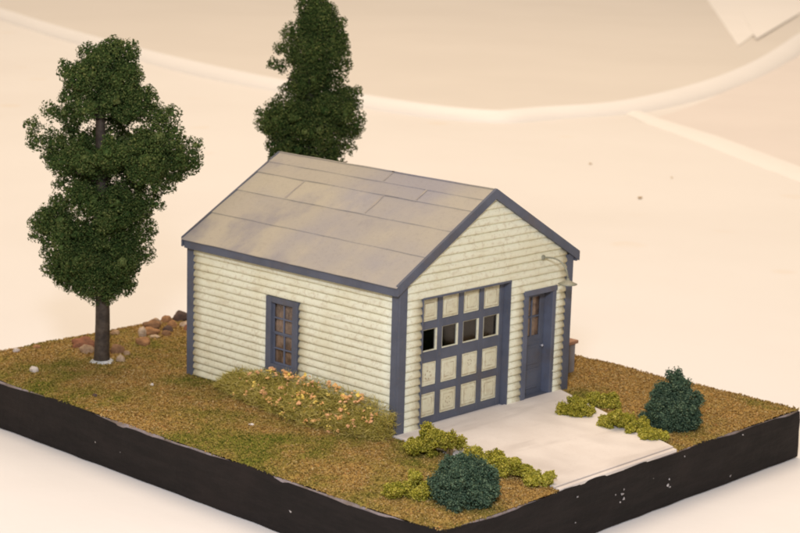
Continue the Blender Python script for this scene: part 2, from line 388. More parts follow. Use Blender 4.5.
DW = [(-0.35, -7.86), (6.62, -7.86), (9.70, -0.02), (-0.22, -0.02)]
def in_drive(x, y):
    if y > 0.0 or y < -8.2: return False
    s = (y+7.86)/7.84; return -0.35+0.13*s < x < 6.62+3.08*s
def in_house(x, y): return -0.05 < x < 10.05 and -0.05 < y < 11.85
def gz(x, y): return 0.02 + 0.05*nz(x, y, 0, 0.4) + 0.02*nz(x, y, 4, 1.3)
# lawn soil sheet
xs = np.linspace(BX0+0.06, BX1-0.06, 70); ys = np.linspace(BY0+0.06, BY1-0.06, 90); V = []; F = []
for y in ys:
    for x in xs:
        e = min(x-BX0, BX1-x, y-BY0, BY1-y); V.append((x, y, gz(x, y) - 0.05*math.exp(-(e-0.06)/0.16)))
for j in range(89):
    for i in range(69): F.append((j*70+i, j*70+i+1, (j+1)*70+i+1, (j+1)*70+i))
tag(link_mesh('lawn_ground', V, F, 'turf_soil', None, True), 'brown and green lawn ground on the diorama base', None, None, 'structure')

rng = np.random.default_rng(11)
def rotmats(n):
    q = rng.normal(size=(n, 4)); q /= np.linalg.norm(q, axis=1)[:, None]; a, b, c, d = q.T
    return np.stack([np.stack([1-2*(c*c+d*d), 2*(b*c-a*d), 2*(b*d+a*c)], 1), np.stack([2*(b*c+a*d), 1-2*(b*b+d*d), 2*(c*d-a*b)], 1), np.stack([2*(b*d-a*c), 2*(c*d+a*b), 1-2*(b*b+c*c)], 1)], 1)
TET = np.array([(1, 1, 1), (-1, -1, 1), (-1, 1, -1), (1, -1, -1)])*0.62; TF = np.array([(0, 2, 1), (0, 1, 3), (0, 3, 2), (1, 2, 3)])
def facing(N, jit):
    z = N+rng.normal(size=N.shape)*jit; z /= np.linalg.norm(z, axis=1)[:, None]+1e-9
    x = np.cross(z, rng.normal(size=N.shape)); x /= np.linalg.norm(x, axis=1)[:, None]+1e-9
    return np.stack([x, np.cross(z, x), z], 2)
def bits(C, size, aniso=(0.5, 1.5), N=None, jit=0.45):
    n = len(C); S = TET[None]*rng.uniform(*aniso, size=(n, 1, 3))*size[:, None, None] + rng.normal(size=(n, 4, 3))*size[:, None, None]*0.15
    if N is not None: S[:, :, 2] *= 0.42; S[:, :, :2] *= 1.15
    P = np.einsum('nij,nkj->nki', rotmats(n) if N is None else facing(N, jit), S) + C[:, None, :]
    return P.reshape(-1, 3), (TF[None]+(np.arange(n)*4)[:, None, None]).reshape(-1, 3)

n = 230000
X = rng.uniform(BX0+0.02, BX1-0.02, n); Y = rng.uniform(BY0+0.02, BY1-0.02, n)
keep = np.array([not in_house(x, y) and not in_drive(x, y) for x, y in zip(X, Y)]); X, Y = X[keep], Y[keep]
e = np.minimum(np.minimum(X-BX0, BX1-X), np.minimum(Y-BY0, BY1-Y))
Z = np.array([gz(x, y) for x, y in zip(X, Y)]) - 0.06*np.exp(-(e-0.02)/0.16) + rng.uniform(-0.02, 0.05, len(X))
P, F = bits(np.stack([X, Y, Z], 1), rng.uniform(0.013, 0.044, len(X))*(1+0.5*(rng.random(len(X)) > 0.97)))
tag(link_mesh('lawn_turf', P, F, 'turf_bits'), 'coarse brown and green turf flock covering the lawn', 'turf', None, 'stuff')

# driveway with a separate front strip
def drive(poly, z1, name, label):
    bm = bmesh.new(); f = bm.faces.new([bm.verts.new((x, y, -0.05)) for x, y in poly]); r_ = bmesh.ops.extrude_face_region(bm, geom=[f])
    for v in r_['geom']:
        if isinstance(v, bmesh.types.BMVert): v.co.z = z1
    bmesh.ops.bevel(bm, geom=[e_ for e_ in bm.edges if all(v.co.z > 0 for v in e_.verts)], offset=0.015, segments=1, affect='EDGES')
    bmesh.ops.recalc_face_normals(bm, faces=bm.faces)
    bm.verts.index_update(); o = link_mesh(name, [v.co[:] for v in bm.verts], [[v.index for v in f.verts] for f in bm.faces], 'concrete'); bm.free()
    tag(o, label, None, None, 'structure')
drive(DW, 0.10, 'driveway', 'pale concrete driveway in front of the garage')
drive([(-0.36, -8.075), (6.55, -8.07), (6.60, -7.89), (-0.35, -7.90)], 0.06, 'driveway_kerb', 'pale concrete edge strip at the front end of the driveway')

# ------------------------------------------------------------------ the garage
W_, L_, PITCH = 10.0, 11.82, 0.30
g = thing('garage', (5, 5.9, 0), 'small cream clapboard garage with slate blue trim and grey roof', 'garage')
SL = 3.08/5.32; ZE, ZR, OV = 5.76, 8.84, 0.32
def roof_z(x): return ZE + SL*((x if x < 5 else 10-x)+OV)

def board(org, sd, nd, b0, b1, t0, t1, z0, z1):
    """one clapboard: s-range b0..b1 at its bottom edge, t0..t1 at its top edge"""
    if b1-b0 < 0.05: return
    sd, nd, org = Vector(sd), Vector(nd), Vector(org); n = max(1, int((b1-b0)/0.55)); V = []; F = []; h = z1-z0
    pr = [(0.0, 0.0), (0.066, 0.0), (0.104, 0.10), (0.114, 0.28), (0.098, 0.55), (0.052, 0.86), (0.0, 1.0)]
    ph = random.uniform(0, 50); drop = random.uniform(-0.012, 0.012)
    for k in range(n+1):
        s = k/n
        for i, (o_, zz) in enumerate(pr):
            a = b0+(t0-b0)*zz; b = b1+(t1-b1)*zz; ss = a+(b-a)*s
            j = nz(ss, z0*3+ph, i*0.4, 1.6)
            q = org+sd*ss+nd*max(0, o_+(0.014*j if o_ else 0)); z = z0+h*zz+(0.018*nz(ss, ph, 2, 1.1)+drop if i in (1, 2) else 0)
            V.append((q.x, q.y, z))
    m_ = len(pr)
    for k in range(n):
        for i in range(m_-1): F.append((k*m_+i, (k+1)*m_+i, (k+1)*m_+i+1, k*m_+i+1))
    F.append(tuple(range(m_))); F.append(tuple(range(n*m_+m_-1, n*m_-1, -1)))
    o = link_mesh('siding_board', V, F, 'siding', g); o.data.polygons.foreach_set('use_smooth', [len(p.vertices) == 4 for p in o.data.polygons])

def split(b0, b1, holes, z0, z1):
    seg = [(b0, b1)]
    for (h0, h1, hz0, hz1) in holes:
        if z0 >= hz1-0.01 or z1 <= hz0+0.01: continue
        seg = [q for a, b in seg for q in ((a, min(b, h0)), (max(a, h1), b)) if q[1]-q[0] > 0.02]
    return seg
GD = (1.20, 6.20, -1, 5.10); ED = (7.15, 9.05, -1, 4.50); SW = (5.25, 7.10, 1.20, 4.20)
for k in range(30):
    z0 = k*PITCH + (0.02 if k == 0 else 0); z1 = (k+1)*PITCH
    # side walls
    if z0 < 5.5:
        zz = min(z1, 5.66)
        for a, b in split(0.30, L_-0.30, [SW], z0, z1): board((0, 0, 0), (0, 1, 0), (-1, 0, 0), a, b, a, b, z0, zz)
        board((W_, 0, 0), (0, 1, 0), (1, 0, 0), 0.30, L_-0.30, 0.30, L_-0.30, z0, zz)
    lo = lambda z: max(0.30, (z-5.78)/SL+0.0)
    if z0 > 8.4: continue
    b0, b1, t0, t1 = lo(z0), W_-lo(z0), lo(z1), W_-lo(z1)
    if t1 < t0: t0 = t1 = 5
    for a, b in split(b0, b1, [(1.13, 6.25, -1, 5.10), ED], z0, z1):
        board((0, 0, 0), (1, 0, 0), (0, -1, 0), a, b, t0 if a == b0 else a, t1 if b == b1 else b, z0, z1)
    board((0, L_, 0), (1, 0, 0), (0, 1, 0), b0, b1, t0, t1, z0, z1)
# wall cores behind the boards
def gable_core(y0, y1, holes):
    m = MB(); xs = sorted({0.06, 9.94, 5.0, *[h for q in holes for h in q[:2]]})
    for a, b in zip(xs[:-1], xs[1:]):
        hz = max([q[3] for q in holes if q[0] <= a and b <= q[1]], default=0.0)
        za, zb = roof_z(a)-0.2, roof_z(b)-0.2
        m.hexa([(a, y0, hz), (b, y0, hz), (b, y1, hz), (a, y1, hz), (a, y0, za), (b, y0, zb), (b, y1, zb), (a, y1, za)])
    m.build('wall', 'interior', g)
gable_core(0.002, 0.10, [GD, ED]); gable_core(L_-0.10, L_-0.002, [])
m = MB(); m.box(0.002, 0.10, 0.11, SW[0], 0, 5.7); m.box(0.002, 0.10, SW[1], L_-0.11, 0, 5.7); m.box(0.002, 0.10, SW[0], SW[1], 0, SW[2]); m.box(0.002, 0.10, SW[0], SW[1], SW[3], 5.7); m.build('wall', 'interior', g)
MB().box(W_-0.10, W_-0.002, 0.11, L_-0.11, 0, 5.7).build('wall', 'interior', g)
MB().box(0.12, 9.88, 0.37, 11.7, 0.015, 0.05).build('floor', 'interior', g)
# corner boards
for x0, x1 in ((-0.115, 0.30), (9.70, 10.115)):
    for y0, y1 in ((-0.115, 0.30), (L_-0.30, L_+0.115)):
        # two planks meeting at the corner
        m = MB()
        yo = (y0, y0+0.115) if y0 < 0 else (y1-0.115, y1); xo = (x0, x0+0.115) if x0 < 0 else (x1-0.115, x1)
        m.box(x0, x1, yo[0], yo[1], 0.0, 5.72, 0.012, 0.006)
        iy = (yo[1]+0.002, y1) if y0 < 0 else (y0, yo[0]-0.002)
        m.box(xo[0]+0.003, xo[1]-0.003, iy[0], iy[1], 0.0, 5.70, 0.012, 0.006)
        m.build('corner_board', 'trim', g)

# roof: deck, fascia, rake boards, roofing sheets laid in lapped strips
roof = MB()
for sgn in (0, 1):
    fx = (lambda x: x) if not sgn else (lambda x: 10-x)
    y0, y1 = -0.17, L_+0.06; d = 0.10
    P = [(fx(-OV+0.02), y0, ZE-d), (fx(5), y0, ZR-d), (fx(5), y1, ZR-d), (fx(-OV+0.02), y1, ZE-d), (fx(-OV+0.02), y0, ZE-0.015), (fx(5), y0, ZR-0.015), (fx(5), y1, ZR-0.015), (fx(-OV+0.02), y1, ZE-0.015)]
    roof.hexa(P)
roof = roof.build('roof', 'trim', g)
for sgn in (0, 1):
    x0, x1 = (-OV-0.02, -OV+0.09) if not sgn else (10+OV-0.09, 10+OV+0.02)
    MB().box(x0, x1, -0.16, L_+0.05, ZE-0.36, ZE-0.045, 0.015, 0.01).build('fascia_board', 'trim', roof)
    MB().box(min(x0, x1)+(0.112 if not sgn else -0.20), max(x0, x1)+(0.20 if not sgn else -0.112), 0.0, L_, ZE-0.17, ZE-0.11).build('soffit', 'trim', roof)
    for yy0, yy1 in ((-0.235, -0.115), (L_+0.10, L_+0.20)):
        fx = (lambda x: x) if not sgn else (lambda x: 10-x)
        P = []
        for dz in (-0.33, 0.065):
            P += [(fx(-OV-0.03), yy0, ZE+dz), (fx(5), yy0, ZR+dz), (fx(5), yy1, ZR+dz), (fx(-OV-0.03), yy1, ZE+dz)]
        MB().hexa(P).build('rake_board', 'trim', roof)
def roofing(sgn):
    fx = (lambda x: x) if not sgn else (lambda x: 10-x)
    strips = [(-0.012, 0.315, [(-0.20, L_+0.12)]), (0.29, 0.565, [(-0.20, L_+0.12)]), (0.55, 0.775, [(-0.20, 4.6), (4.45, 9.1), (8.95, L_+0.12)]),
              (0.76, 0.895, [(-0.20, 2.9), (2.75, L_+0.12)]), (0.88, 1.008, [(-0.20, 5.3), (5.15, L_+0.12)])]
    for i, (s0, s1, cols) in enumerate(strips):
        for j, (ya, yb) in enumerate(cols):
            n = max(4, int((yb-ya)/0.45)); V = []; F = []; ph = 13*i+7*j+50*sgn; K = 6
            up_ = 0.014+0.006*(j % 2)
            for k in range(n+1):
                y = ya+(yb-ya)*k/n
                for q in range(K):
                    f_ = q/(K-1); s = s0+(s1-s0)*f_ + (0.0035*nz(y, ph, 1, 0.9) if q == 0 else 0)
                    x = -OV-0.03+(5+OV+0.03)*s; z = ZE-0.017+(ZR-ZE+0.017)*s
                    lift = (0.034*(1-f_)+0.010 + up_ + 0.014*nz(x, y, ph, 0.8))
                    V.append((fx(x), y, z+max(0.008, lift)))
            m_ = K; nn = len(V)
            V += [(a, b, c-0.028) for a, b, c in V]
            for k in range(n):
                for q in range(K-1):
                    a = k*m_+q; F.append((a, a+m_, a+m_+1, a+1)); F.append((nn+a+1, nn+a+m_+1, nn+a+m_, nn+a))
                F.append((k*m_, nn+k*m_, nn+(k+1)*m_, (k+1)*m_)); a = k*m_+K-1; F.append((a, a+m_, nn+a+m_, nn+a))
            for k in (0, n):
                for q in range(K-1): a = k*m_+q; F.append((a, a+1, nn+a+1, nn+a))
            link_mesh('roofing_sheet', V, F, 'roofing', roof)
            if j > 0:
                y = ya+0.06; VV = []; wd_ = 0.05
                for q in range(9):
                    f_ = 0.04+0.92*q/8; s = s0+(s1-s0)*f_; x = -OV-0.03+(5+OV+0.03)*s; z = ZE-0.017+(ZR-ZE+0.017)*s+0.034*(1-f_)+0.034+0.012
                    wb = wd_*max(0.15, 0.8+1.2*nz(x, ph, 3, 1.6)); yc = y+0.03*nz(x, ph, 8, 0.8)
                    VV += [(fx(x), yc-wb, z), (fx(x), yc+wb, z)]
                MB().add(VV, [(2*q, 2*q+1, 2*q+3, 2*q+2) for q in range(8)]).build('lap_strip', 'roof_lap', roof)
roofing(0); roofing(1)

# overhead door, set back in its opening
gd = MB()
for za, zb in ((0.05, 2.92), (3.79, 5.08)): gd.box(1.21, 6.19, 0.30, 0.36, za, zb)
for x, x2 in ((1.21, 1.46), (2.31, 2.66), (3.51, 3.86), (4.71, 5.06), (5.91, 6.19)): gd.box(x, x2, 0.30, 0.36, 2.921, 3.789)
gd = gd.build('garage_door', 'trim', g)
DY = 0.20
PX = [(1.42+1.2*k, 2.35+1.2*k) for k in range(4)]
STX = [(1.212, 1.418)]+[(PX[k][1]+0.002, PX[k+1][0]-0.002) for k in range(3)]+[(5.952, 6.188)]
rows = [(0.36, 1.29), (1.57, 2.50), (2.92, 3.79), (4.09, 5.0)]
for x, x2 in STX: MB().box(x, x2, DY, 0.299, 0.06, 5.07, 0.012, 0.006).build('stile', 'trim', gd)
rz = [(0.06, 0.36), (1.29, 1.57), (2.50, 2.92), (3.79, 4.09), (5.0, 5.07)]
for za, zb in rz:
    for c_ in range(4): MB().box(PX[c_][0]-0.001, PX[c_][1]+0.001, DY+0.004, 0.299, za, zb, 0.010, 0.004).build('rail', 'trim', gd)
for ri, (za, zb) in enumerate(rows):
    for c_ in range(4):
        xa, xb = PX[c_]
        if ri == 2:
            m = MB(); q = 0.045
            m.box(xa, xa+q, DY+0.03, 0.298, za, zb, 0.01); m.box(xb-q-0.03, xb, DY+0.015, 0.298, za, zb, 0.01)
            m.box(xa+q, xb-q-0.03, DY+0.03, 0.297, za, za+q, 0.01); m.box(xa+q, xb-q-0.03, DY+0.03, 0.297, zb-q*0.5, zb, 0.01)
            m.build('sash', 'cream_panel', gd)
            MB().box(xa+q, xb-q-0.03, 0.282, 0.290, za+q, zb-q*0.5).build('pane', 'window_glass', gd)
        else:
            m = MB(); y = DY+0.045; q = 0.10
            m.box(xa, xb, y, 0.298, za, zb, 0.012, 0.005)
            jx = random.uniform(-0.02, 0.02)
            m.box(xa+q, xb-q, y-0.022, y+0.01, za+q, zb-q, 0.02, 0.01)
            m.box(xa+q+0.06, xb-q-0.06, y-0.008, y+0.01, za+q+0.06, zb-q-0.06, 0.0)
            k = random.random(); cx_, cz_ = (xa+xb)/2+jx, (za+zb)/2+random.uniform(-0.08, 0.12)
            rr = random.uniform(0.10, 0.17)
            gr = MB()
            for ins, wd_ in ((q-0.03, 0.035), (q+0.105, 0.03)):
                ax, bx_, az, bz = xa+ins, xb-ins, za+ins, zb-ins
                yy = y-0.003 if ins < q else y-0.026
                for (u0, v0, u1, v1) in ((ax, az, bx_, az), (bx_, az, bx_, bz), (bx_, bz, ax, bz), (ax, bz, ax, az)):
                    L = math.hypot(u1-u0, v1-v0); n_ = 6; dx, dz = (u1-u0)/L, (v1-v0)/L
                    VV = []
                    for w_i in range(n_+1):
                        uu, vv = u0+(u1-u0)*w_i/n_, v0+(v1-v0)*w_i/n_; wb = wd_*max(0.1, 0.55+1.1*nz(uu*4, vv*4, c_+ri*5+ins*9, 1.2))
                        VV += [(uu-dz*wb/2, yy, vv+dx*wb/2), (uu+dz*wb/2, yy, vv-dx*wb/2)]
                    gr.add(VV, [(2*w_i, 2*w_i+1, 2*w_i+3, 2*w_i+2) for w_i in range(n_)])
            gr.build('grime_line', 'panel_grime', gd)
            # worn boss in the middle of the field, cast a little differently in each panel
            q2 = q+0.17
            m.box(xa+q2, xb-q2, y-0.026+0.008*k, y+0.01, za+q2, zb-q2, 0.014, 0.02)
            bm = bmesh.new(); bmesh.ops.create_icosphere(bm, subdivisions=2, radius=1)
            V = [(cx_+v.co.x*rr*(0.85+0.5*nz(v.co.x, v.co.z, c_*5+ri, 1.4)), y-0.012+v.co.y*0.035*k, cz_+v.co.z*rr*(0.85+0.5*nz(v.co.z, v.co.x, c_+ri*3, 1.4))) for v in bm.verts]
            m.add(V, [[v.index for v in f.verts] for f in bm.faces]); bm.free()
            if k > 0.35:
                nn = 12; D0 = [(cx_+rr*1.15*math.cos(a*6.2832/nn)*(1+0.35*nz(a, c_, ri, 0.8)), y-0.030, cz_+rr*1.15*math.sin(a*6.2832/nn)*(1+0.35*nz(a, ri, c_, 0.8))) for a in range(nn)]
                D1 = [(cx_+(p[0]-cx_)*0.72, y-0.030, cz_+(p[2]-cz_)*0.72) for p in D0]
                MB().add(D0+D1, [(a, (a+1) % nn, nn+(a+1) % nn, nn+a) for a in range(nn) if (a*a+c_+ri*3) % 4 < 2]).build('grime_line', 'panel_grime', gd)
            m.build('panel', 'cream_panel', gd)
for (xa, xb, za, zb) in ((1.13, 1.205, 0.02, 5.06), (6.195, 6.25, 0.02, 5.06), (1.15, 6.25, 5.062, 5.14)):
    MB().box(xa, xb, -0.13 if za > 1 else -0.122, 0.37, za, zb, 0.01, 0.004).build('door_jamb', 'trim', g)
MB().box(1.21, 6.19, -0.05, 0.36, 0.02, 0.048).build('threshold', 'concrete', g)

# entry door
ed = MB().box(7.36, 8.86, 0.30, 0.36, 0.10, 2.30).build('entry_door', 'trim', g)
for (xa, xb, za, zb) in ((7.36, 7.58, 2.30, 4.30), (8.58, 8.86, 2.30, 4.30), (7.58, 8.58, 4.12, 4.30), (7.58, 8.58, 2.30, 2.52)):
    MB().box(xa, xb, 0.297, 0.358, za, zb, 0.008).build('door_rail', 'trim', ed)
for (xa, xb, za, zb) in ((8.05, 8.11, 2.52, 4.12), (7.58, 8.049, 3.28, 3.35), (8.111, 8.58, 3.28, 3.35)):
    MB().box(xa, xb, 0.29, 0.355, za, zb, 0.008).build('glazing_bar', 'trim', ed)
for xa, xb in ((7.58, 8.05), (8.11, 8.58)):
    for za, zb in ((2.52, 3.28), (3.35, 4.12)): MB().box(xa, xb, 0.33, 0.34, za, zb).build('pane', 'window_glass', ed)
for za, zb in ((0.32, 1.15), (1.32, 2.14)):
    m = MB(); m.box(7.60, 8.60, 0.270, 0.302, za, zb, 0.018, 0.004); m.box(7.72, 8.48, 0.258, 0.272, za+0.12, zb-0.12, 0.01); m.build('panel', 'trim', ed)
m = MB(); m.tube([(8.72, 0.30, 2.05), (8.72, 0.24, 2.05), (8.72, 0.20, 2.05), (8.72, 0.165, 2.05)], [0.03, 0.03, 0.06, 0.035], 10); m.build('door_knob', 'knob_metal', ed, True)
for (xa, xb, za, zb, y0) in ((7.08, 7.34, 0.06, 4.34, -0.135), (8.88, 9.10, 0.06, 4.34, -0.12), (7.08, 9.12, 4.342, 4.56, -0.145)):
    MB().box(xa, xb, y0, 0.36, za, zb, 0.012, 0.005).build('door_casing', 'trim_light', g)
MB().box(7.34, 8.88, -0.10, 0.36, 0.04, 0.105, 0.01).build('threshold', 'trim', g)
MB().box(7.5, 8.7, 0.40, 0.42, 2.2, 4.4).build('curtain', 'curtain', g)

# side window (double hung, two by four panes)
y0, y1, z0, z1 = SW[0]+0.02, SW[1]-0.02, 1.24, 4.20
q = 0.30
win = MB().box(-0.17, 0.06, y0, y0+q, z0, z1, 0.012, 0.005); win.box(-0.17, 0.06, y1-q, y1, z0, z1, 0.012, 0.005); win.box(-0.165, 0.06, y0+q, y1-q, z1-0.22, z1-0.002, 0.01); win.box(-0.165, 0.06, y0+q, y1-q, z0+0.002, z0+0.26, 0.01)
win = win.build('window', 'trim', g)
MB().box(-0.20, -0.05, y0-0.03, y1+0.03, z0-0.07, z0+0.03, 0.012, 0.004).build('sill', 'trim', win)
iy0, iy1, iz0, iz1 = y0+q, y1-q, z0+0.26, z1-0.22; zm = (iz0+iz1)/2; ym = (iy0+iy1)/2
for (za, zb, xo) in ((iz0, zm, 0.035), (zm, iz1, 0.0)):
    m = MB(); s = 0.06
    m.box(xo-0.03, xo+0.03, iy0, iy0+s, za, zb); m.box(xo-0.03, xo+0.03, iy1-s, iy1, za, zb); m.box(xo-0.032, xo+0.028, iy0+s, iy1-s, za, za+s); m.box(xo-0.032, xo+0.028, iy0+s, iy1-s, zb-s, zb)
    m.build('sash', 'trim_light', win)
    MB().box(xo-0.026, xo+0.02, ym-0.035, ym+0.035, za+s, zb-s).build('glazing_bar', 'trim_light', win)
    zc = (za+zb)/2
    for a, b in ((iy0+s, ym-0.035), (ym+0.035, iy1-s)):
        MB().box(xo-0.022, xo+0.02, a, b, zc-0.03, zc+0.03).build('glazing_bar', 'trim_light', win)
        for c0_, c1_ in ((za+s, zc-0.03), (zc+0.03, zb-s)): MB().box(xo+0.0, xo+0.008, a, b, c0_, c1_).build('pane', 'window_glass', win)
# curtain behind the side window, gathered in folds
V = []; F = []
for k in range(41):
    y = iy0-0.1+(iy1-iy0+0.2)*k/40; x = 0.16+0.035*math.sin(k*1.35)+0.02*nz(k, 0, 0, 0.7)
    V += [(x, y, iz0-0.1), (x+0.02*math.sin(k), y, iz1+0.1)]
for k in range(40): F.append((2*k, 2*k+1, 2*k+3, 2*k+2))
link_mesh('curtain', V, F, 'curtain', g)

# gooseneck lamp over the entry door
lm = MB().lathe((0, 0, 0), [(0.001, 0), (0.11, 0.0), (0.11, 0.04), (0.07, 0.06), (0.001, 0.06)], 12)
lm.v = [(8.14+x, -0.10-z, 5.80+y) for x, y, z in lm.v]; lm = lm.build('wall_lamp', 'lamp_green', g, True)
arm = []
for k in range(13):
    s = k/12; arm.append((8.14+0.33*s, -0.12-1.02*math.sin(s*math.pi/2), 5.80+0.10*math.sin(s*math.pi)-0.72*s**2.3))
MB().tube(arm, 0.036, 8).build('arm', 'lamp_green', lm, True)
ex, ey, ez = arm[-1]
MB().lathe((ex, ey, ez-0.22), [(0.001, 0.24), (0.05, 0.24), (0.06, 0.16), (0.13, 0.12), (0.28, 0.05), (0.39, 0.0), (0.38, -0.015), (0.26, 0.03), (0.10, 0.09), (0.001, 0.10)], 24).build('lamp_shade', 'lamp_green', lm, True)
MB().lathe((ex, ey, ez-0.22), [(0.001, -0.01), (0.05, 0.02), (0.06, 0.06), (0.03, 0.09), (0.001, 0.09)], 12).build('bulb', 'glue', lm, True)

# work bench against the right wall
b = thing('work_bench', (11.4, 2.8, 0), 'small bench with brown wooden top and grey legs beside the garage', 'bench')
for k in range(3):
    xa = 10.35+k*0.73; MB().box(xa, xa+0.715, 1.30-0.02*k, 4.7, 1.32, 1.46, 0.02, 0.01).build('top_plank', 'bench_brown', b)
MB().box(10.92, 12.03, 1.38, 1.48, 1.08, 1.315, 0.015).build('apron', 'bench_grey', b)
MB().box(12.30, 12.42, 1.52, 4.19, 1.12, 1.315, 0.015).build('apron', 'bench_grey', b)
for x in (10.5, 12.04):
    for y in (1.36, 4.2): MB().box(x, x+0.40, y, y+0.14, 0.03, 1.31, 0.02, 0.01).build('leg', 'bench_grey', b)
MB().box(10.45, 12.2, 1.75, 4.4, 0.42, 0.50, 0.01).build('shelf', 'rust_brown', b)

# ------------------------------------------------------------------ foam foliage
def sublobes(clumps, n, lo=0.38, hi=0.55):
    out = []
    for (c, r) in clumps:
        for k in range(n):
            d = rng.normal(size=3); d /= np.linalg.norm(d); q = r*rng.uniform(lo, hi); out.append((np.array(c)+d*(r-q*0.55), q))
    return out
def foam_mesh(clumps, nsub, total, size, seed, hole=None, zmin=0.0, sc_=0.46):
    lobes = sublobes(clumps, nsub, 0.26, 0.42); C = np.array([l[0] for l in lobes]); R = np.array([l[1] for l in lobes])
    wgt = R**2/np.sum(R**2); idx = rng.choice(len(R), total, p=wgt)
    d = rng.normal(size=(total, 3)); d /= np.linalg.norm(d, axis=1)[:, None]
    rad = R[idx]*(0.74+sc_*rng.random(total)**2.2)
    P = C[idx]+d*rad[:, None]
    CC = np.array([c for c, r in clumps]); RR = np.array([r for c, r in clumps])
    h = total//3; ci = rng.choice(len(RR), h, p=RR**2/np.sum(RR**2)); P[:h] = CC[ci]+d[:h]*(RR[ci]*rng.uniform(0.48, 0.92, h))[:, None]
    NN = d.copy(); NN[h:] += 1.1*(P[h:]-CC[np.repeat(np.arange(len(CC)), nsub)[idx[h:]]])/RR[np.repeat(np.arange(len(CC)), nsub)[idx[h:]]][:, None]
    NN /= np.linalg.norm(NN, axis=1)[:, None]+1e-9
    keep = P[:, 2] > zmin
    # drop what would lie deep inside the crown
    for a in range(0, total, 4000):
        D = np.linalg.norm(P[a:a+4000, None, :]-CC[None], axis=2); keep[a:a+4000] &= ~(D < RR[None]*0.46).any(axis=1)
    if hole is not None: keep &= ~hole(P)
    P = P[keep]; V, F = bits(P, rng.uniform(size[0], size[1], len(P)), N=NN[keep])
    # cores so that no light shines through a clump
    bm = bmesh.new(); bmesh.ops.create_icosphere(bm, subdivisions=1, radius=1); iv = np.array([v.co[:] for v in bm.verts]); fi = np.array([[v.index for v in f.verts] for f in bm.faces]); bm.free()
    VV = [V]; FF = [F]; off = len(V)
    for c, r in clumps:
        k = iv*r*0.32*(1+rng.normal(size=(len(iv), 1))*0.13)+np.array(c)
        VV.append(k); FF.append(fi+off); off += len(k)
    V = np.concatenate(VV); V[:, 2] = np.maximum(V[:, 2], zmin); return V, np.concatenate(FF)
RT = np.array([rt.x, rt.y]); DP = np.array([math.sin(YAW), math.cos(YAW)])
